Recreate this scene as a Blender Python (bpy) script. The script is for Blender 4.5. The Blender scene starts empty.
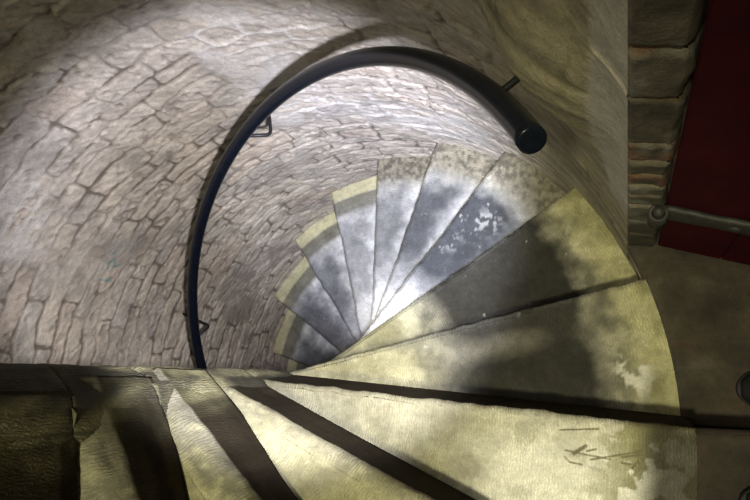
import bpy, math
import numpy as np
from mathutils import Matrix, Vector

COL = bpy.context.scene.collection
RISE = 0.19            # step height
TURN = 0.3232          # turn of one step, radians
WALL_R = 0.925         # inner radius of the stair tower
NEWEL_R = 0.09
TAN = 0.083            # distance of a nosing line from the newel axis

# ------------------------------------------------------------------ noise
def _hash(ix, iy, seed):
    h = (ix.astype(np.int64) * 374761393 + iy.astype(np.int64) * 668265263 + seed * 2246822519) & 0xffffffff
    h = ((h ^ (h >> 13)) * 1274126177) & 0xffffffff
    h = (h ^ (h >> 16)) & 0xffffffff
    return h / 4294967295.0

def vnoise(x, y, seed=0):
    x = np.asarray(x, float); y = np.asarray(y, float)
    ix = np.floor(x); iy = np.floor(y)
    fx = x - ix; fy = y - iy
    fx = fx * fx * (3 - 2 * fx); fy = fy * fy * (3 - 2 * fy)
    a = _hash(ix, iy, seed); b = _hash(ix + 1, iy, seed)
    c = _hash(ix, iy + 1, seed); d = _hash(ix + 1, iy + 1, seed)
    return (a * (1 - fx) + b * fx) * (1 - fy) + (c * (1 - fx) + d * fx) * fy

def fbm(x, y, seed=0, octaves=4, gain=.5):
    s = 0; amp = 1; tot = 0
    for o in range(octaves):
        s = s + amp * vnoise(x * 2 ** o + 17.3 * o, y * 2 ** o - 9.1 * o, seed + o)
        tot += amp; amp *= gain
    return s / tot

def sstep(a, b, x):
    t = np.clip((x - a) / (b - a), 0, 1)
    return t * t * (3 - 2 * t)

def mix(a, b, t):
    t = np.asarray(t)[..., None]
    return np.asarray(a) * (1 - t) + np.asarray(b) * t

# ------------------------------------------------------------------ objects
def link(o, parent=None):
    COL.objects.link(o)
    if parent: o.parent = parent
    return o

def tag(o, label=None, cat=None, group=None, kind=None):
    if label: o['label'] = label
    if cat: o['category'] = cat
    if group: o['group'] = group
    if kind: o['kind'] = kind
    return o

def mesh_obj(name, verts, faces, mat, parent=None, cols=None, uvs=None, smooth=True):
    me = bpy.data.meshes.new(name)
    me.from_pydata([tuple(map(float, v)) for v in verts], [], [tuple(int(i) for i in f) for f in faces])
    finish(me, mat, cols, uvs, smooth)
    return link(bpy.data.objects.new(name, me), parent)

def finish(me, mat, cols, uvs, smooth):
    me.materials.append(mat)
    if smooth: me.polygons.foreach_set('use_smooth', np.ones(len(me.polygons), bool))
    if cols is not None:
        a = me.color_attributes.new('Col', 'FLOAT_COLOR', 'POINT')
        c = np.ones((len(me.vertices), 4), np.float32); c[:, :3] = np.clip(cols, 0, 1)
        a.data.foreach_set('color', c.ravel())
    if uvs is not None:
        a = me.attributes.new('st', 'FLOAT_VECTOR', 'POINT')
        c = np.zeros((len(me.vertices), 3), np.float32); c[:, :2] = uvs
        a.data.foreach_set('vector', c.ravel())
    me.update()

def grid_obj(name, P, mat, parent=None, cols=None, uvs=None, wrap=False, flip=False, smooth=True, caps=False):
    """P: (n, m, 3) array of points."""
    n, m = P.shape[:2]
    idx = np.arange(n * m).reshape(n, m)
    if wrap: idx = np.concatenate([idx, idx[:, :1]], 1)
    q = np.stack([idx[:-1, :-1], idx[1:, :-1], idx[1:, 1:], idx[:-1, 1:]], -1).reshape(-1, 4)
    if flip: q = q[:, ::-1]
    me = bpy.data.meshes.new(name)
    V = P.reshape(-1, 3).astype(np.float32)
    capf = []
    if caps:
        capf = [list(idx[0, :m])[::1], list(idx[-1, :m])[::-1]]
        if flip: capf = [c[::-1] for c in capf]
    nl = q.size + sum(len(c) for c in capf)
    me.vertices.add(len(V)); me.vertices.foreach_set('co', V.ravel())
    me.loops.add(nl); me.polygons.add(len(q) + len(capf))
    loops = np.concatenate([q.ravel()] + [np.array(c) for c in capf]).astype(np.int32)
    starts = np.arange(len(q)) * 4
    tot = [4] * len(q)
    s = len(q) * 4
    st = list(starts)
    for c in capf:
        st.append(s); s += len(c)
    me.loops.foreach_set('vertex_index', loops)
    me.polygons.foreach_set('loop_start', np.array(st, np.int32))
    me.validate(); me.update(calc_edges=True)
    finish(me, mat, None if cols is None else cols.reshape(-1, 3), None if uvs is None else uvs.reshape(-1, 2), smooth)
    return link(bpy.data.objects.new(name, me), parent)

# ------------------------------------------------------------------ materials
class NT:
    def __init__(s, name):
        s.m = bpy.data.materials.new(name); s.m.use_nodes = True
        s.t = s.m.node_tree; s.b = s.t.nodes['Principled BSDF']
    def n(s, kind, **kw):
        x = s.t.nodes.new(kind)
        for k, v in kw.items():
            if k.startswith('i_'): x.inputs[k[2:].replace('_', ' ')].default_value = v
            else: setattr(x, k, v)
        return x
    def l(s, a, b): s.t.links.new(a, b)
    def math(s, op, a, b=None, c=None):
        x = s.n('ShaderNodeMath', operation=op)
        for i, v in enumerate((a, b, c)):
            if v is None: continue
            if isinstance(v, (int, float)): x.inputs[i].default_value = v
            else: s.l(v, x.inputs[i])
        return x.outputs[0]
    def mul(s, col, fac_socket, lo, hi, a=0., b=1.):
        """multiply a colour by a value running lo..hi as fac runs a..b"""
        mr = s.n('ShaderNodeMapRange'); s.l(fac_socket, mr.inputs['Value'])
        mr.inputs['From Min'].default_value = a; mr.inputs['From Max'].default_value = b
        mr.inputs['To Min'].default_value = lo; mr.inputs['To Max'].default_value = hi
        v = s.n('ShaderNodeVectorMath', operation='SCALE')
        s.l(col, v.inputs[0]); s.l(mr.outputs[0], v.inputs['Scale'])
        return v.outputs[0]
    def noise(s, vec, scale, detail=5, rough=.6):
        x = s.n('ShaderNodeTexNoise'); x.inputs['Scale'].default_value = scale
        x.inputs['Detail'].default_value = detail; x.inputs['Roughness'].default_value = rough
        if vec is not None: s.l(vec, x.inputs['Vector'])
        return x.outputs['Fac']
    def bump(s, h, strength, dist, prev=None):
        x = s.n('ShaderNodeBump'); x.inputs['Strength'].default_value = strength
        x.inputs['Distance'].default_value = dist; s.l(h, x.inputs['Height'])
        if prev is not None: s.l(prev, x.inputs['Normal'])
        return x.outputs[0]

def stone_mat(name, rough=.85, comb=0., fine=.0015, mott=.25, spec=.3):
    t = NT(name)
    tc = t.n('ShaderNodeTexCoord').outputs['Object']
    col = t.n('ShaderNodeVertexColor', layer_name='Col').outputs[0]
    n1 = t.noise(tc, 9, 6, .65); n2 = t.noise(tc, 60, 5, .7); n3 = t.noise(tc, 320, 3, .6)
    c = t.mul(col, n1, 1 - mott, 1 + mott, .3, .7)
    c = t.mul(c, n2, .82, 1.18, .3, .7)
    c = t.mul(c, n3, .85, 1.15, .3, .7)
    nor = t.bump(n2, .6, fine * 3)
    nor = t.bump(n3, .5, fine, nor)
    if comb:
        st = t.n('ShaderNodeAttribute', attribute_name='st').outputs['Vector']
        w = t.n('ShaderNodeTexWave', wave_type='BANDS', bands_direction='X')
        w.inputs['Scale'].default_value = 55; w.inputs['Distortion'].default_value = 9.0
        w.inputs['Detail'].default_value = 3; w.inputs['Detail Scale'].default_value = 1.2
        t.l(st, w.inputs['Vector'])
        msk = t.n('ShaderNodeMapRange'); t.l(n1, msk.inputs['Value'])
        msk.inputs['From Min'].default_value = .35; msk.inputs['From Max'].default_value = .6
        hh = t.math('MULTIPLY', w.outputs['Fac'], msk.outputs[0])
        nor = t.bump(hh, .9, comb, nor)
        c = t.mul(c, hh, .86, 1.12)
    t.l(c, t.b.inputs['Base Color']); t.l(nor, t.b.inputs['Normal'])
    t.b.inputs['Roughness'].default_value = rough
    t.b.inputs['Specular IOR Level'].default_value = spec
    return t.m

def plain_mat(name, col, rough=.5, metal=0., bump=0., scale=40, var=.3, spec=.5):
    t = NT(name)
    tc = t.n('ShaderNodeTexCoord').outputs['Object']
    n = t.noise(tc, scale, 5, .6)
    rgb = t.n('ShaderNodeRGB'); rgb.outputs[0].default_value = (*col, 1)
    t.l(t.mul(rgb.outputs[0], n, 1 - var, 1 + var, .3, .7), t.b.inputs['Base Color'])
    if bump: t.l(t.bump(n, .7, bump), t.b.inputs['Normal'])
    t.b.inputs['Roughness'].default_value = rough; t.b.inputs['Metallic'].default_value = metal
    t.b.inputs['Specular IOR Level'].default_value = spec
    return t.m

M_WALL = stone_mat('rubble_masonry', .9, 0, .0020, .22)
M_STEP = stone_mat('tooled_step_stone', .85, .0012, .0010, .18, .05)
M_NEWEL = stone_mat('newel_stone', .75, .0024, .0018, .3)
M_FLOOR = stone_mat('earthy_slab', .9, 0, .003, .4)
M_IRON = plain_mat('black_painted_rail', (.005, .007, .012), .22, 0, .0001, 60, .3, .3)
M_BRACKET = plain_mat('black_bracket_iron', (.006, .006, .007), .5, 0, .0003, 90)
M_DOOR = plain_mat('maroon_door_paint', (.034, .002, .005), .75, 0, .0008, 14, .35, .08)
M_STRAP = plain_mat('corroded_strap_iron', (.035, .034, .030), .65, .5, .0015, 60, .5)
M_SHOE = plain_mat('black_shoe_leather', (.004, .004, .0045), .75, 0, .0006, 80, .3, .15)
M_SOLE = plain_mat('black_shoe_rubber', (.005, .005, .005), .8, 0, .0006, 80)
M_SCRATCH = plain_mat('scratch_grime', (.10, .085, .05), .9)
M_PAINT = plain_mat('faded_green_paint_marker', (.06, .15, .12), .9, 0, 0, 300, .7)
M_LICHEN = plain_mat('pale_plaster_crumbs', (.62, .62, .60), .9, 0, .002, 200)

# ------------------------------------------------------------------ masonry
rng = np.random.default_rng(11)
C_Z = [-3.0]
while C_Z[-1] < 3.6: C_Z.append(C_Z[-1] + (rng.uniform(.050, .078) if C_Z[-1] < 0 else rng.uniform(.07, .10)))
C_Z = np.array(C_Z)
BR = []
for i in range(len(C_Z)):
    e = [-1.0 - rng.uniform(0, .2)]
    while e[-1] < 7: e.append(e[-1] + rng.uniform(.10, .27))
    BR.append(np.array(e))

def masonry(s, z):
    """s arc length, z height -> relief (m), colour"""
    ws = s + .050 * (fbm(s * 5, z * 5, 3, 3) - .5) + .012 * (fbm(s * 30, z * 30, 5, 2) - .5)
    wz = z + .060 * (fbm(s * 3.0, z * 4, 4, 3) - .5) + .026 * (fbm(s * 16, z * 16, 6, 3) - .5)
    ci = np.clip(np.searchsorted(C_Z, wz) - 1, 0, len(C_Z) - 2)
    z0 = C_Z[ci]; z1 = C_Z[ci + 1]
    bi = np.zeros_like(ci); s0 = np.zeros_like(s); s1 = np.zeros_like(s)
    for c in np.unique(ci):
        mk = ci == c
        b = np.clip(np.searchsorted(BR[c], ws[mk]) - 1, 0, len(BR[c]) - 2)
        bi[mk] = b; s0[mk] = BR[c][b]; s1[mk] = BR[c][b + 1]
    dz = np.minimum(wz - z0, z1 - wz); ds = np.minimum(ws - s0, s1 - ws)
    rc = .016                                   # rounded stone corners
    a = np.maximum(rc - dz, 0); b = np.maximum(rc - ds, 0)
    d = rc - np.sqrt(a * a + b * b)
    d = np.minimum(d, np.minimum(dz, ds))
    d = d + .007 * (fbm(s * 45, z * 45, 8, 3) - .5)
    jw = .0020 + .0055 * fbm(s * 6, z * 6, 21, 2)
    stone = sstep(jw * .4, jw * 1.5, d)
    k1 = _hash(ci, bi, 5); k2 = _hash(ci, bi, 9); k3 = _hash(ci, bi, 13)
    pal = sstep(.46, .62, fbm(s * 3.2, z * 3.2, 31, 3))              # where pale lime mortar fills flush
    n = fbm(s * 24, z * 24, 14, 4)
    pit = sstep(.66, .76, fbm(s * 34, z * 34, 44, 3))
    chis = fbm((s + z * .8) * 10, (z - s * .8) * 75, 47, 3)
    tilt = .10 * (k2 - .5) * (wz - (z0 + z1) / 2) + .05 * (k3 - .5) * (ws - (s0 + s1) / 2)
    face = .0060 * (k1 - .4) + tilt + .0045 * (chis - .5) + .0065 * (fbm(s * 14, z * 14, 12, 3) - .5) + .006 * (n - .5) - .006 * pit
    stone = stone * (1 - .75 * sstep(.50, .60, fbm(s * 7, z * 9, 66, 3)) * pal)
    chip = fbm(s * 70 + 3 * n, z * 110, 46, 3)
    relief = stone * face - (1 - stone) * (.006 - .0075 * pal) + .0035 * (chip - .5)
    c_st = mix((.400, .355, .300), (.455, .410, .355), k2)
    c_st = mix(c_st, (.35, .325, .295), .6 * sstep(.68, .95, k3))
    c_st = mix(c_st, (.40, .325, .265), .4 * (k3 < .10))
    c_st = c_st * (.66 + .42 * n + .26 * chis)[..., None]
    c_st = mix(c_st, (.20, .165, .135), .5 * pit)
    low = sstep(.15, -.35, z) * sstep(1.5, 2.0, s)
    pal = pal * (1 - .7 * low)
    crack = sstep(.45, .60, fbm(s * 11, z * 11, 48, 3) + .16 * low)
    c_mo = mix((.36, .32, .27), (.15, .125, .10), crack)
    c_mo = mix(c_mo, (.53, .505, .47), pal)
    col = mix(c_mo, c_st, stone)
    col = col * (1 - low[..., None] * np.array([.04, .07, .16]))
    smear = sstep(.66, .74, fbm(s * 9, z * 13, 61, 4)) * pal          # lime smears over stones
    col = mix(col, (.55, .52, .49), .45 * smear)
    return relief, col

def round_wall(name, a0, a1, z0, z1, step, yellow_band=True, parent=None):
    na = int(math.radians(a1 - a0) * WALL_R / step) + 2
    nz = int((z1 - z0) / step) + 2
    A, Z = np.meshgrid(np.radians(np.linspace(a0, a1, na)), np.linspace(z0, z1, nz), indexing='ij')
    rel, col = masonry(A * WALL_R, Z)
    # faint green writing on one stone
    gs = 0
    for ax, ay, bx, by in ((2.574, -.3968, 2.5699, -.4458), (2.5699, -.4458, 2.5592, -.4409), (2.53, -.4099, 2.5042, -.403), (2.5042, -.403, 2.4914, -.4182), (2.4914, -.4182, 2.5057, -.4252), (2.5183, -.431, 2.5068, -.4501), (2.474, -.397, 2.4645, -.4046)):
        sx = A * WALL_R
        f = np.clip(((sx - ax) * (bx - ax) + (Z - ay) * (by - ay)) / ((bx - ax) ** 2 + (by - ay) ** 2), 0, 1)
        gs = np.maximum(gs, 1 - sstep(.002, .007, np.hypot(sx - ax - f * (bx - ax), Z - ay - f * (by - ay))))
    col = mix(col, (.10, .20, .17), .75 * gs)
    # render coat beside the door: smooth plaster strip
    deg = np.degrees(A)
    wob = 1.2 * (fbm(A * 0 + 3.3, Z * 5, 71, 3) - .5)
    pl = 1 - sstep(32.2, 33.0, deg + wob)
    pl = pl * sstep(.02, .12, Z)
    joint = np.exp(-((Z - .613 - .012 * (deg - 28.5) * .25) / .005) ** 2)
    pc = mix((.30, .285, .255), (.60, .54, .40), joint)
    col = mix(col, pc, pl); rel = rel * (1 - pl) + pl * (.002 * joint)
    # smoother old render between the door and the rail end (streaked, few open joints); dark olive paints in the dimness beyond the torch beam
    sm = (1 - sstep(46, 60, deg + 8 * (fbm(A * 6, Z * 2, 73, 3) - .5))) * (1 - pl) * sstep(20, 30, deg)
    streak = fbm(A * 4, Z * 34, 75, 4)
    sc = mix((.10, .088, .048), (.24, .215, .12), sstep(.3, .7, streak))
    col = mix(col, sc, .8 * sm); rel = rel * (1 - .75 * sm) + sm * .005 * (streak - .5)
    rel = rel + .062 * np.exp(-((deg - 40) * .0161 / .13) ** 2 - ((Z - .44) / .18) ** 2) * sstep(28.6, 34.5, deg)      # the wall bellies inwards by the rail end
    R = WALL_R - rel
    P = np.stack([R * np.cos(A), R * np.sin(A), Z], -1)
    return grid_obj(name, P, M_WALL, parent, col, flip=False)

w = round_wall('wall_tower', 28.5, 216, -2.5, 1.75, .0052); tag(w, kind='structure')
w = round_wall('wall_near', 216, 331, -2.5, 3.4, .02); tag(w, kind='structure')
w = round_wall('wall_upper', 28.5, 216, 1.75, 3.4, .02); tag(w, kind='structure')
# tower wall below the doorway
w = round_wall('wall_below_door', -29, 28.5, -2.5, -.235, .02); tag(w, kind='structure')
w = round_wall('wall_over_door', -29, 28.5, 2.0, 3.4, .02); tag(w, kind='structure')

# ------------------------------------------------------------------ door reveal (plane faces, coursed)
JX, JY = .8125, .4405
def reveal_color(s, z):
    js = np.array([-.75, -.62, -.50, -.36, -.25, -.19, -.06, .06, .17, .235, .285, .345, .405, .47, .613, .725, .90, 1.04, 1.2, 1.34, 1.5, 1.66, 1.82, 2.0])
    brick = {9: 1, 11: 1, 16: 0}
    wz = z + .012 * (fbm(s * 18, z * 18, 81, 3) - .5)
    i = np.clip(np.searchsorted(js, wz) - 1, 0, len(js) - 2)
    d = np.minimum(wz - js[i], js[i + 1] - wz)
    k = _hash(i, i * 0 + 3, 7)
    n = fbm(s * 30, z * 30, 83, 4)
    c = mix((.125, .110, .080), (.20, .175, .13), k) * (.5 + n)[..., None]
    c = mix(c, (.34, .33, .28), .7 * sstep(.55, .68, fbm(s * 16, z * 11, 85, 3)))
    isb = (i == 10) | (i == 12)
    c = mix(c, (.34, .17, .105), .75 * isb * sstep(.3, .55, n))
    st = sstep(.003, .010, d)
    jc = mix((.30, .25, .18), (.58, .50, .36), k)
    jc = mix(jc, (.42, .20, .11), .7 * sstep(.45, .6, fbm(s * 25, z * 9, 87, 2)))
    rel = st * (.004 + .007 * (n - .5) + .004 * (k - .5)) - (1 - st) * .003
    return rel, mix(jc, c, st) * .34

Z = np.linspace(-.75, 2.0, 520)
path = [(JX, JY), (.868, .4365), (.874, .52)]
S = np.concatenate([np.linspace(0, .0557, 34), np.linspace(.058, .139, 10)])
pts = []
for s in S:
    if s < .0557: f = s / .0557; pts.append((path[0][0] * (1 - f) + path[1][0] * f, path[0][1] * (1 - f) + path[1][1] * f, 0, -1))
    else: f = (s - .0557) / .0835; pts.append((path[1][0] * (1 - f) + path[2][0] * f, path[1][1] * (1 - f) + path[2][1] * f, .99, 0))
pts = np.array(pts)
SS, ZZ = np.meshgrid(S, Z, indexing='ij')
rel, col = reveal_color(SS, ZZ)
edge = np.exp(-((SS - .0557) / .012) ** 2) * .010 * fbm(SS * 0 + 2, ZZ * 22, 88, 3)      # broken arris
rel = rel * sstep(0, .004, SS)
P = np.stack([pts[:, 0][:, None] + pts[:, 2][:, None] * rel - edge, pts[:, 1][:, None] + pts[:, 3][:, None] * rel, ZZ], -1)
w = grid_obj('wall_door_reveal', P, M_WALL, None, col); tag(w, kind='structure')

def slab(name, pts2, z0, z1, mat, colfn, step=.02, bump=.004, parent=None, seed=0):
    """prism over a polygon with a gridded top; pts2 = four corners (ccw)"""
    p = np.array(pts2, float)
    L = max(np.linalg.norm(p[1] - p[0]), np.linalg.norm(p[2] - p[1]))
    n = max(int(L / step), 2)
    U, V = np.meshgrid(np.linspace(0, 1, n), np.linspace(0, 1, n), indexing='ij')
    XY = (p[0] * ((1 - U) * (1 - V))[..., None] + p[1] * (U * (1 - V))[..., None] + p[2] * (U * V)[..., None] + p[3] * ((1 - U) * V)[..., None])
    z = z1 + bump * (fbm(XY[..., 0] * 9, XY[..., 1] * 9, 90 + seed, 4) - .5)
    T = np.concatenate([XY, z[..., None]], -1)
    V0 = T.reshape(-1, 3); idx = np.arange(n * n).reshape(n, n)
    F = list(np.stack([idx[:-1, :-1], idx[1:, :-1], idx[1:, 1:], idx[:-1, 1:]], -1).reshape(-1, 4))
    rim = list(idx[:, 0]) + list(idx[-1, 1:]) + list(idx[::-1, -1][1:]) + list(idx[0, ::-1][1:-1])
    low = V0[rim].copy(); low[:, 2] = z0
    b = len(V0); V1 = np.concatenate([V0, low]); m = len(rim)
    F = [tuple(f) for f in F] + [(rim[i], b + i, b + (i + 1) % m, rim[(i + 1) % m]) for i in range(m)] + [tuple(b + i for i in range(m))[::-1]]
    return mesh_obj(name, V1, F, mat, parent, colfn(V1[:, 0], V1[:, 1]), smooth=False)

def earth(x, y):
    n = fbm(x * 8, y * 8, 101, 4); m = fbm(x * 22, y * 22, 103, 3)
    c = mix((.060, .048, .034), (.155, .125, .085), sstep(.3, .7, n))
    c = mix(c, (.24, .21, .14), .6 * sstep(.62, .75, m))
    c = c * .25
    return mix(c, (.05, .028, .018), .5 * sstep(.66, .74, fbm(x * 13, y * 13, 107, 3)))

def ring_slab(name, a0, a1, z0, z1, outer, seed):
    """landing stone: follows the tower's curve inside, straight outside"""
    na, nr = 60, 40
    A, T = np.meshgrid(np.radians(np.linspace(a0, a1, na)), np.linspace(0, 1, nr), indexing='ij')
    inner = np.stack([(WALL_R + .001) * np.cos(A), (WALL_R + .001) * np.sin(A)], -1)
    out = np.stack([np.full_like(A, outer), outer * np.tan(A)], -1)
    XY = inner * (1 - T)[..., None] + out * T[..., None]
    z = z1 + .010 * (fbm(XY[..., 0] * 11, XY[..., 1] * 11, seed, 4) - .5) * sstep(0, .1, T)
    top = np.concatenate([XY, z[..., None]], -1)
    c = earth(XY[..., 0], XY[..., 1])
    c = mix(c, (.30, .28, .22), .8 * np.exp(-((T * (outer - WALL_R) - .006) / .0035) ** 2))     # mortar line
    # side skirt as extra rows
    sk0 = top[:, :1].copy(); sk0[..., 2] = z0
    sk1 = top[:, -1:].copy(); sk1[..., 2] = z0
    P = np.concatenate([sk0, top, sk1], 1); c = np.concatenate([c[:, :1], c, c[:, -1:]], 1)
    return grid_obj(name, P, M_FLOOR, None, c, wrap=True, caps=True, smooth=False, flip=True)

w = ring_slab('floor', 4.2, 28.4, -.40, -.184, 1.62, 111); tag(w, kind='structure')
w = ring_slab('floor_doorstep', -29, 4.0, -.40, -.012, 1.62, 117); tag(w, kind='structure')

# outside walls of the entrance lobby, then added unseen walls and ceiling
def box_mesh(name, lo, hi, mat, col, kind='structure', step=.03):
    x0, y0, z0 = lo; x1, y1, z1 = hi
    V = [(x0, y0, z0), (x1, y0, z0), (x1, y1, z0), (x0, y1, z0), (x0, y0, z1), (x1, y0, z1), (x1, y1, z1), (x0, y1, z1)]
    F = [(0, 3, 2, 1), (4, 5, 6, 7), (0, 1, 5, 4), (1, 2, 6, 5), (2, 3, 7, 6), (3, 0, 4, 7)]
    o = mesh_obj(name, V, F, mat, None, np.tile(col, (8, 1)), smooth=False)
    o['kind'] = kind
    return o
box_mesh('wall_lobby', (.875, .50, -.40), (1.62, .62, 2.0), M_WALL, (.3, .27, .22))

box_mesh('wall_added_far', (1.62, -.90, -.40), (1.72, .62, 2.1), M_WALL, (.3, .27, .22))  # unseen, added with the next two boxes to keep outside light off the door
box_mesh('wall_added_side', (.83, -1.0, -.40), (1.72, -.90, 2.1), M_WALL, (.3, .27, .22))
box_mesh('ceiling_added', (.86, -.90, 2.0), (1.62, .50, 2.1), M_WALL, (.3, .27, .22))

# ------------------------------------------------------------------ steps
# wear: how dark the trodden middle is; yel: amount of yellow-green crust; e: distance of nosing line from axis; da: small turn (deg)
STEP = {}
for k in range(-8, 14): STEP[k] = dict(wear=.5, yel=.3, e=TAN, da=0., rad=.012, up=0.)
STEP[-8].update(wear=.05); STEP[-7].update(wear=.05); STEP[-6].update(wear=.05); STEP[-5].update(wear=.05); STEP[-4].update(wear=.05)
STEP[-4].update(rad=.06, up=.01); STEP[-3].update(wear=.0, e=.085, yel=.6, rad=.065, up=.02); STEP[-2].update(wear=.0, e=.088, yel=.8, da=-.5, rad=.050, up=.045)
STEP[-1].update(wear=.0, e=.079, yel=.8, rad=.028, up=.060); STEP[0].update(up=.025, wear=.12, e=.074, yel=.7)
STEP[1].update(wear=1.12, yel=1.); STEP[2].update(wear=1.25, da=.7, yel=1.)
STEP[3].update(wear=1.15, e=.088, da=-.5, yel=.45); STEP[4].update(wear=.95, e=.068, da=.7, yel=.35); STEP[5].update(wear=.8, e=.066, da=.6, yel=.3)
STEP[6].update(wear=.7, e=.11, da=-2.5, yel=.3); STEP[7].update(wear=.8, e=.10, da=-1.2, yel=1.); STEP[8].update(wear=.85, e=.095, yel=1.)
STEP[9].update(wear=.9, yel=1.); STEP[10].update(wear=.9, yel=1.)

def frame(k):
    th = k * TURN + math.radians(STEP[k]['da'] if k in STEP else 0)
    u = np.array([math.cos(th), math.sin(th)]); n = np.array([-u[1], u[0]])
    return u, n, (STEP[k]['e'] if k in STEP else TAN)

LAB = {
 -8: 'pale stone step nearest above the camera on the newel', -7: 'pale stone winder just above camera height',
 -6: 'pale stone winder level with the camera, beside the newel', -5: 'pale stone winder just outside the lower left frame edge',
 -4: 'pale stone winder at the lower left corner, its edge on the newel',
 -3: 'narrow stone winder, leftmost one clearly breaking from the newel at the bottom left',
 -2: 'yellowish stone winder with rough worn nosing, second from the bottom left',
 -1: 'yellowish tooled stone winder at bottom centre, just above the scratched tread',
 0: 'broad pale stone step at bottom right with scratched tread and mossy blotches and painted shade at its outer end',
 1: 'stone step beside the doorway with chipped white patch at its outer end',
 2: 'darkest trodden stone step with wide yellow-green outer end',
 3: 'dark grey stone step with white plaster splashes near its nosing',
 4: 'grey stone step at the top of the turn with crusty brown outer end',
 5: 'pale-streaked grey stone step, squared corner standing against the bright wall',
 6: 'grey stone step one below the squared corner one, far side of the turn',
 7: 'blue-grey stone step, uppermost of those with yellow outer strips',
 8: 'blue-grey stone step, middle one of those with yellow outer strips',
 9: 'blue-grey stone step, lowest fully seen with yellow outer strip',
 10: 'shadowed stone step at the very bottom peeping over the newel edge',
 11: 'stone winder below the lowest visible one, hidden by the upper steps',
 12: 'stone winder second below the lowest visible one', 13: 'bottommost stone winder of the flight'}

SCRATCH = [(0.7022, 0.0429, 0.7717, 0.0534, 1.2), (0.7145, 0.0075, 0.7937, 0.0018, 1.2), (0.7605, -0.0028, 0.8509, 0.0246, 1.3), (0.8134, 0.0085, 0.8474, 0.0177, 1.6), (0.7298, 0.0038, 0.7502, 0.02, 2.6), (0.713, -0.0032, 0.7231, -0.0124, 1), (0.7231, -0.0124, 0.745, -0.014, 1), (0.8119, -0.001, 0.83, -0.0015, 1.2), (0.8307, -0.0083, 0.8405, 0.0052, 1.5), (0.8405, 0.0052, 0.8474, -0.0077, 1.5), (0.7526, 0.011, 0.7683, 0.0166, 1.3)]

def newel_color(ca, sa, zz):
    nn = fbm(ca * 1.6 + 5, zz * 9 + sa * 1.6, 271, 4)
    gully = fbm(ca * 3 + 9, zz * 4 + sa * 3, 275, 3)
    c = mix((.045, .041, .024), (.19, .175, .095), sstep(.38, .66, nn))
    c = mix(c, (.04, .037, .024), .55 * sstep(.52, .68, gully))
    return c, nn, gully

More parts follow.
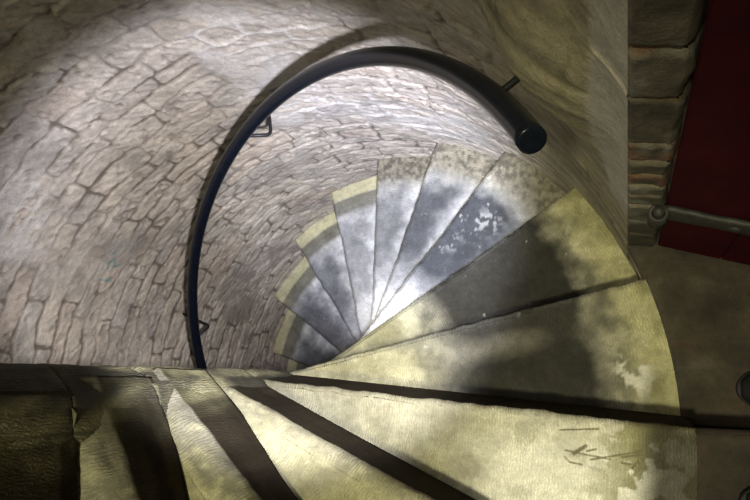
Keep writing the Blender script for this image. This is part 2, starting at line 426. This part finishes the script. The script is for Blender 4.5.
def build_step(k):
    s = STEP[k]
    u1, n1, e1 = frame(k); u0, n0, e0 = frame(k - 1)
    Rk = WALL_R + .012
    z1 = -k * RISE; zd = z1 - RISE - .002
    hi = -4 < k < 11
    nt = 190 if hi else 40; nv = 60 if hi else 14
    if k == 0: nt, nv = 420, 130
    T = np.linspace(-.035, math.sqrt(Rk ** 2 - e1 ** 2), nt)
    rF = np.sqrt(e1 ** 2 + T ** 2)
    z0 = zd + .85 * (STEP[k + 1]['up'] if k + 1 in STEP else 0) * sstep(.06, .30, T)      # bedded on the tread below
    aF = math.atan2(u1[1], u1[0]) + np.arctan2(e1, T)
    # back edge: tucked 25 mm behind the riser of the step above
    eb = e0 - .030
    Tc = math.sqrt(max(e1 ** 2 + .05 ** 2 - eb ** 2, 0))
    Tb = np.where(T > .05, np.sqrt(np.maximum(rF ** 2 - eb ** 2, 0)), -.035 + (T + .035) / .085 * (Tc + .035))
    rB = np.sqrt(eb ** 2 + Tb ** 2)
    aB = math.atan2(u0[1], u0[0]) + np.arctan2(eb, Tb)
    # unwrap so that aB < aF
    aB = np.where(aB > aF, aB - 2 * math.pi, aB)
    aB = np.where(aF - aB > 2 * math.pi, aB + 2 * math.pi, aB)
    # nosing line wobble and worn hollow
    wob = .008 * (fbm(T * 6, T * 0 + k * 3.1, 201, 4) - .5) * sstep(0, .1, T) + .005 * (fbm(T * 40, T * 0 + k, 203, 3) - .5)
    dip = .010 * np.exp(-((T - .52) / .2) ** 2) * s['wear'] + .010 * (fbm(T * 9, T * 0 + 7 * k, 205, 3) - .5) * (1 if k > -1 else 1.5)
    prof = []; st = []
    lean = .012 if k > -1 else 0.
    rad = s['rad']; worn = sstep(.014, .04, rad)
    # loop: bottom back -> bottom front -> riser up -> rounded nosing -> top to back
    nr = 14 if hi else 5
    zr = np.linspace(0, 1, nr)
    rows = []; sts = []
    def front(off, z): return np.stack([n1[0] * (e1 + off) + u1[0] * T, n1[1] * (e1 + off) + u1[1] * T, z], -1)
    for f in zr:
        zz = z0 + (z1 - rad - .002 - z0) * f
        rough = .010 * (fbm(T * 14, T * 0 + f * 3 + k, 207, 4) - .5)
        rows.append(front(lean * (1 - f) + wob * f + rough * math.sin(math.pi * min(f * 1.2, 1)) - .0, np.full(nt, zz) - dip * f)); sts.append(np.stack([T, np.full(nt, -.19 * (1 - f) - .01)], -1))
    for a in np.linspace(0, 1, 5 if rad < .02 else 13)[1:]:
        ang = a * math.pi / 2
        rgh = .016 * worn * (fbm(T * 22, T * 0 + a * 3 * rad / .05 + k, 213, 4) - .5) * math.sin(math.pi * a)
        rows.append(front(wob - rad * (1 - math.cos(ang)) + rgh, z1 - .002 - rad + rad * math.sin(ang) + .002 * a - dip + rgh)); sts.append(np.stack([T, np.full(nt, a * rad)], -1))
    g = np.linspace(0, 1, nv + 1)[1:] ** 1.3
    wF = rad * 1.0
    aFF = aF - wF / np.maximum(rF, .09) + wob / np.maximum(rF, .09)
    for v in g:
        a = aFF * (1 - v) + aB * v; r = rF * (1 - v) + rB * v
        dist = (aF - a) * r
        und = .006 * (fbm(r * np.cos(a) * 10, r * np.sin(a) * 10, 209 + k, 3) - .5)
        fade = np.exp(-dist / .05)
        rows.append(np.stack([r * np.cos(a), r * np.sin(a), z1 - dip * fade + und * (1 - v) * min(1, 3 * v) + s['up'] * v ** 1.2], -1)); sts.append(np.stack([T, dist], -1))
    # back bottom
    zb = rows[-1].copy(); zb[:, 2] = z0; rows.append(zb); sts.append(sts[-1])
    P = np.stack(rows, 1); ST = np.stack(sts, 1)
    x, y = P[..., 0], P[..., 1]; r = np.hypot(x, y); d = ST[..., 1]
    width = np.maximum((aF - aB) * rF, .02)[:, None]
    vv = np.clip(d / width, 0, 1)
    n = fbm(x * 7, y * 7, 221 + k, 4); m = fbm(x * 26, y * 26, 223 + k, 4); q = fbm(x * 90, y * 90, 225 + k, 3)
    pale = mix((.44, .42, .34), (.60, .58, .50), sstep(.3, .7, n))
    if k == 0: pale = mix(pale, (.80, .78, .72), sstep(.40, .65, r + .1 * (n - .5)) * sstep(.02, .10, d))  # outer part whitened, painting in the bright pool of light there
    yel = mix((.27, .25, .125), (.47, .44, .245), sstep(.25, .75, m))
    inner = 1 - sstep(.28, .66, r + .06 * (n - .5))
    outer = sstep(.74, .90, r + .05 * (n - .5))
    if k <= 0:
        ylw = s['yel'] * np.clip(inner * 1.15 + .05, 0, 1)
        if k == 0:
            blot = sstep(.50, .57, fbm(x * 30 + 3, y * 30, 231, 4)) * sstep(.73, .85, r + .06 * (n - .5))
        col = mix(pale, yel, ylw)
        col = mix(col, (.22, .21, .15), .35 * sstep(.55, .7, m))
        if k == 0: col = mix(col, (.21, .20, .085), .85 * blot)
    else:
        ylw = s['yel'] * np.clip(outer * .95 + (inner * .9 if k < 3 else 0), 0, 1)
        col = mix(pale * .95, yel, ylw)
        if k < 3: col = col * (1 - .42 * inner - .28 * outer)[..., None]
        if k >= 3: col = mix(col, (.60, .60, .61), .85 * (1 - outer))
        # trodden grime: dark towards the nosing, paler where feet do not reach
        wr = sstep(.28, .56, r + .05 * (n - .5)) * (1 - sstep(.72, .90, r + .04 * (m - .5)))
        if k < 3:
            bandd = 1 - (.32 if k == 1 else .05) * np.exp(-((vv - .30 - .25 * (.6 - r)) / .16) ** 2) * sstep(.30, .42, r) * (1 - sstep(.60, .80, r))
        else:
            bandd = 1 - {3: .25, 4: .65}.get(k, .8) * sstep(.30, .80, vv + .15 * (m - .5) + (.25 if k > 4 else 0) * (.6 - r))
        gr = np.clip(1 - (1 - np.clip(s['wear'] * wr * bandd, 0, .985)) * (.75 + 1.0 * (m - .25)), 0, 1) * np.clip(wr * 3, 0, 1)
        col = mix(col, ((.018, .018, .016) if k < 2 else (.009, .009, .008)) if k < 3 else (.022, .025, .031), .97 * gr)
        col = mix(col, mix((.07, .064, .050), (.21, .19, .145), sstep(.25, .75, q)), .92 * sstep(.78, .86, r + .05 * (m - .5)) * (k in (3, 4, 5)))
        sp = .7 * sstep(.84, .90, fbm(x * 60, y * 60, 241 + k, 2)) * sstep(.45, .6, n)
        col = mix(col, (.45, .45, .40), .6 * sp)
        if k >= 6:
            col = mix(col, (.10, .095, .07), .8 * sstep(.79, .82, r) * (1 - sstep(.865, .88, r)))  # handrail's shadow painted as a dark band near the outer end
            col = mix(col, (.44, .41, .25), .9 * sstep(.868, .88, r))
        if k == 1:
            ch = sstep(.50, .58, fbm(x * 42, y * 42 + 5, 251, 4)) * np.exp(-(((x - .83) / .030) ** 2 + ((y - .165) / .045) ** 2) * 1.0)
            col = mix(col, (.62, .60, .52), np.clip(1.6 * ch, 0, 1))
        if k == 3:
            bl = 0
            for (r_, a_, s_) in ((.72, .94, .035), (.66, .98, .025), (.60, 1.02, .02), (.70, 1.0, .02)):
                bl = bl + np.exp(-((x - r_ * math.cos(a_)) ** 2 + (y - r_ * math.sin(a_)) ** 2) / s_ ** 2)
            ch = sstep(.56, .64, fbm(x * 70, y * 70, 253, 4)) * np.clip(bl, 0, 1)
            col = mix(col, (.24, .24, .24), np.clip(1.1 * ch, 0, .9))
    if k == 0: col = mix(col, (.035, .032, .022), .94 * sstep(.82, .885, r + .05 * (n - .5)))  # shadow of the person in the doorway painted over the outer end
    if k <= 0: col = col * (1 - (.55 if k == 0 else .34) * inner)[..., None]  # inner end darkened in colour to offset the torch spill
    if k == 0:
        sc = 0
        for ax, ay, bx, by, wd in SCRATCH:
            f = np.clip(((x - ax) * (bx - ax) + (y - ay) * (by - ay)) / ((bx - ax) ** 2 + (by - ay) ** 2), 0, 1)
            dd = np.hypot(x - ax - f * (bx - ax), y - ay - f * (by - ay))
            sc = np.maximum(sc, 1 - sstep(wd * .0007, wd * .0019, dd))
        col = mix(col, (.16, .14, .085), .9 * sc)
    # riser: its shade painted in as a near-black brown
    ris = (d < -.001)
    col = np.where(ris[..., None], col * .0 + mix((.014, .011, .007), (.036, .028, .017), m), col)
    # inner end runs into the newel stone
    ca, sa = x / np.maximum(r, .01), y / np.maximum(r, .01)
    cn = newel_color(ca, sa, P[..., 2])[0]
    col = mix(col, cn, (1 - sstep(.00, .10, T)[:, None]) * np.where(ris, 1., .85 * (1 - sstep(.0, .05, T)[:, None])))
    # scuffed arris
    arr = np.exp(-(np.maximum(d, 0) / .010) ** 2) * (~ris)
    col = mix(col, (.16, .14, .09) if k < 1 else (.12, .12, .11), .65 * arr * sstep(.35, .6, fbm(x * 35, y * 35, 261, 3)))
    if worn > 0:
        bev = (1 - sstep(rad * .72, rad * 1.08, d + .012 * (m - .5))) * (~ris)
        col = mix(col, (.15, .14, .105), .8 * worn * bev * sstep(.25, .5, q))
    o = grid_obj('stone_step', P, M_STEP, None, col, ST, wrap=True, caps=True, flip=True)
    tag(o, LAB[k], 'stair step', 'winding stone steps of the spiral stair')
    # newel drum of this step, a child
    na, nz = (150, 26) if k < 3 else (60, 8)
    A, ZZ = np.meshgrid(np.linspace(0, 2 * math.pi, na, endpoint=False), np.linspace(0, 1, nz), indexing='ij')
    zz = zd + .004 + (RISE - .003) * ZZ
    sA = A * NEWEL_R; ca, sa = np.cos(A), np.sin(A)
    c2, nn, gully = newel_color(ca, sa, zz)
    rr = NEWEL_R + .010 * (nn - .5) + .010 * (gully - .5) - .005 * (np.exp(-(ZZ / .06) ** 2) + np.exp(-((1 - ZZ) / .06) ** 2)) * sstep(.4, .6, nn)
    P2 = np.stack([rr * ca, rr * sa, zz], -1)
    UV = np.stack([sA, zz], -1)
    d = grid_obj('newel_drum', P2.transpose(1, 0, 2), M_NEWEL, o, c2.transpose(1, 0, 2), UV.transpose(1, 0, 2), wrap=True, caps=True)
    return o

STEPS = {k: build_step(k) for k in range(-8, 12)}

# ------------------------------------------------------------------ rail
def tube(name, pts, rad, mat, parent=None, n=16, rads=None):
    pts = np.array(pts, float); m = len(pts)
    tan = np.gradient(pts, axis=0); tan /= np.linalg.norm(tan, axis=1)[:, None]
    up = np.array([0, 0, 1.]); up = up - tan[0] * (up @ tan[0])
    if np.linalg.norm(up) < .2: up = np.array([1., 0, 0]); up = up - tan[0] * (up @ tan[0])
    rings = []
    for i in range(m):
        up = up - tan[i] * (up @ tan[i]); up /= np.linalg.norm(up)
        sd = np.cross(tan[i], up)
        a = np.linspace(0, 2 * math.pi, n, endpoint=False)
        r = rads[i] if rads is not None else rad
        rings.append(pts[i] + r * (np.cos(a)[:, None] * up + np.sin(a)[:, None] * sd))
    return grid_obj(name, np.stack(rings, 0), mat, parent, wrap=True, caps=True, flip=True)

def rail_pt(k, r=None, dz=0.):
    if r is None: r = .8017 - .00553 * (k - 5)
    return (r * math.cos(k * TURN), r * math.sin(k * TURN), -k * RISE + .8759 + .0039 * (k - 5) + dz)
kk = np.linspace(1.66, 13.5, 260)
pts = [rail_pt(k) for k in kk]
rd = np.full(len(kk), .0190); 
pts = [rail_pt(1.655), rail_pt(1.657)] + pts; rd = np.concatenate([[.0150, .0178], rd])
hr = bpy.data.objects.new('handrail', None); link(hr); hr.location = rail_pt(1.66)
tag(hr, 'black round iron handrail curving along the stone tower wall', 'handrail')
OFF = Vector(hr.location)
def shifted(pl): return [tuple(Vector(q) - OFF) for q in pl]
tube('rail', shifted(pts), .019, M_IRON, hr, 24, rd)
def fillet(P, r=.02, n=6):
    P = [Vector(p) for p in P]; out = [P[0]]
    for i in range(1, len(P) - 1):
        a = (P[i - 1] - P[i]).normalized(); b = (P[i + 1] - P[i]).normalized()
        s = P[i] + a * r; e = P[i] + b * r
        for j in range(n + 1):
            t = j / n; out.append(s * (1 - t) ** 2 + P[i] * 2 * t * (1 - t) + e * t * t)
    out.append(P[-1]); return [tuple(p) for p in out]
for k, drop, ka in ((2.15, .018, 2.15), (5.62, .105, 5.84), (8.85, .11, 9.05), (12.2, .105, 12.4)):
    pl = [rail_pt(ka, None, -.010), rail_pt(k, .806 - .0055 * (k - 5), -drop), rail_pt(k, WALL_R + .012, -drop)]
    f = fillet(pl, min(.018, drop * .45))
    tube('wall_bracket', shifted(f), .0055, M_BRACKET, hr, 12)

# ------------------------------------------------------------------ door leaf
dr = bpy.data.objects.new('door_leaf', None); link(dr); dr.location = (.872, .4365, -.17); dr.rotation_euler = (0, 0, math.radians(-12.4))
tag(dr, 'dark maroon wooden door standing open, held by an iron strap hinge', 'door')
def planks():
    V, F = [], []
    n = 6; wd = .74 / n; y0, y1 = 0.0, .045
    # one closed outline with grooves, extruded in z
    out = [(0, y1)]
    fr = []
    for i in range(n):
        a = i * wd; b = (i + 1) * wd
        if i: fr += [(a - .003, y0), (a, y0 + .004), (a + .003, y0)]
        else: fr += [(a, y0 + .003), (a + .003, y0)]
    fr += [(.737, y0), (.74, y0 + .003), (.74, y1), (0, y1)]
    zs = [0.0, .003, 1.86, 1.863]
    for z, ins in zip(zs, (.002, 0, 0, .002)):
        for (x, y) in fr:
            V.append((x + (ins if x < .37 else -ins), y + (ins if y < .02 else -ins), z))
    m = len(fr)
    for j in range(3):
        for i in range(m):
            F.append((j * m + i, j * m + (i + 1) % m, (j + 1) * m + (i + 1) % m, (j + 1) * m + i))
    F.append(tuple(range(m))[::-1]); F.append(tuple(3 * m + i for i in range(m)))
    return V, F
V, F = planks(); mesh_obj('door_panel', V, F, M_DOOR, dr, smooth=False)
def strap(zc, name='strap_hinge'):
    # flat tapering bar with bevelled edges and a rolled eye at the hinge side
    xs = np.linspace(-.004, .60, 50); rings = []
    for x in xs:
        h = .030 - .010 * max(0, x) / .6 + .002 * math.sin(x * 60) + .0015 * math.sin(x * 143)
        t = .011
        sec = [(-.0005, -h), (-t + .003, -h), (-t, -h + .005), (-t, h - .005), (-t + .003, h), (-.0005, h)]
        rings.append([(x, y, zc + z) for y, z in sec])
    o = grid_obj(name, np.array(rings), M_STRAP, dr, wrap=True, caps=True, smooth=False)
    a = np.linspace(0, 1.85 * math.pi, 22); ring = []
    for t in a:
        cx, cy = -.008 + .013 * math.sin(t), -.006 - .010 + .013 * math.cos(t)
        nx, ny = math.sin(t), math.cos(t)
        ring.append([(cx + nx * s_, cy + ny * s_, zc + z) for s_, z in ((.003, -.030), (.003, .030), (-.003, .030), (-.003, -.030))])
    grid_obj('hinge_eye', np.array(ring), M_STRAP, o, wrap=True, caps=True)
    tube('hinge_pin', [(-.008, -.016, zc - .050), (-.008, -.016, zc), (-.008, -.016, zc + .045)], .0085, M_STRAP, o, 14)
    for x in (.11, .30, .50):
        th = [(x, -.010 - .006 * math.cos(i / 5 * math.pi / 2) , zc) for i in range(5, -1, -1)]
        tube('strap_rivet', th, .008, M_STRAP, o, 12, [.011 * math.sin(max(i, .3) / 5 * math.pi / 2) for i in range(5, -1, -1)])
    return o
strap(.315); strap(1.55)

# ------------------------------------------------------------------ shoes of the person in the doorway
def shoe(loc, rz, label):
    root = bpy.data.objects.new('shoe', None); link(root); root.location = loc; root.rotation_euler = (0, 0, rz)
    tag(root, label, 'shoe', 'black shoes in the doorway')
    def half(x):   # half width along the shoe, toe at x=0
        return .050 * math.sqrt(max(0, 1 - ((.09 - min(x, .09)) / .09) ** 2)) * (1 - .30 * math.exp(-((x - .19) / .05) ** 2)) if x < .24 else .034 * math.sqrt(max(0, 1 - ((x - .24) / .05) ** 2))
    def sect(x, z0, z1, top):
        h = half(x); out = []
        for i in range(20):
            a = 2 * math.pi * i / 20
            c, s = math.cos(a), math.sin(a)
            out.append((x, h * math.copysign(abs(c) ** (.7), c), z0 + (z1 - z0) * (.5 + .5 * math.copysign(abs(s) ** top, s))))
        return out
    xs = [.001, .004, .01, .02, .035, .055, .08, .11, .14, .17, .20, .23, .25, .27, .285, .2895]
    grid_obj('sole', np.array([sect(x, 0, .022, .4) for x in xs]), M_SOLE, root, wrap=True, caps=True)
    def hgt(x): return .030 + .030 * sstep(0, .07, x) + .045 * sstep(.08, .20, x)
    grid_obj('upper', np.array([[(p[0] + .003, p[1] * .95, p[2]) for p in sect(x, .012, float(hgt(x)), .8)] for x in xs[1:-1]]), M_SHOE, root, wrap=True, caps=True)
    for j in range(4):
        x = .115 + j * .018; z = float(hgt(x))
        tube('lace', [(x, -.020, z - .012), (x + .004, -.010, z - .001), (x + .006, 0, z + .002), (x + .004, .010, z - .001), (x, .020, z - .012)], .0022, M_SOLE, root, 8)
shoe((1.020, .150, -.186), math.radians(4), 'black shoe toe at the right edge, level with the chipped tread')
shoe((1.000, -.035, -.006), math.radians(-14), 'black shoe toe at the bottom right corner, on the raised doorstep')

# ------------------------------------------------------------------ lights
def light(name, kind, loc, target, power, col, size=.1, spot=None, blend=.3):
    d = bpy.data.lights.new(name, kind); d.energy = power; d.color = col
    if kind == 'AREA': d.shape = 'DISK'; d.size = size
    else: d.shadow_soft_size = size
    if spot: d.spot_size = math.radians(spot); d.spot_blend = blend
    o = bpy.data.objects.new(name, d); link(o); o.location = loc
    o.rotation_euler = (Vector(target) - Vector(loc)).to_track_quat('-Z', 'Y').to_euler()
    return o
light('torch', 'SPOT', (.65, .14, .84), (.09, .36, .015), 150, (.90, .89, 1.0), .04, 62, .4)
light('torch_core', 'SPOT', (.65, .14, .84), (.27, .47, -.03), 270, (.74, .79, 1.0), .04, 39, .85)
light('stair_lamp', 'SPOT', (.70, -.44, 3.0), (.60, -.02, .0), 350, (1.0, .95, .62), .08, 33, .8)

light('well_fill', 'AREA', (0, 0, 3.38), (0, 0, 0), 26, (1.0, .95, .72), 1.5)  # unseen soft fill, added overhead to lift the left wall

W = bpy.data.worlds.new('dim'); bpy.context.scene.world = W; W.use_nodes = True
W.node_tree.nodes['Background'].inputs[0].default_value = (.6, .65, .75, 1)
W.node_tree.nodes['Background'].inputs[1].default_value = .02

# ------------------------------------------------------------------ camera
E_A, E_B, E_C = -0.2053, -0.3648, -0.098
def R3(a, ax): return Matrix.Rotation(a, 3, ax)
Mw2c = R3(E_A, 'X') @ R3(E_B, 'Y') @ R3(E_C, 'Z')
cam = bpy.data.cameras.new('camera'); co = bpy.data.objects.new('camera', cam); link(co)
cam.sensor_width = 36; cam.lens = 647.2 / 750 * 36; cam.clip_start = .02
mw = Mw2c.transposed().to_4x4(); mw.translation = Vector((.8196, .1384, 1.3095)); co.matrix_world = mw
S = bpy.context.scene; S.camera = co
S.view_settings.view_transform = 'Standard'; S.view_settings.look = 'None'
S.view_settings.gamma = 1; S.view_settings.use_curve_mapping = False; S.view_settings.exposure = 0
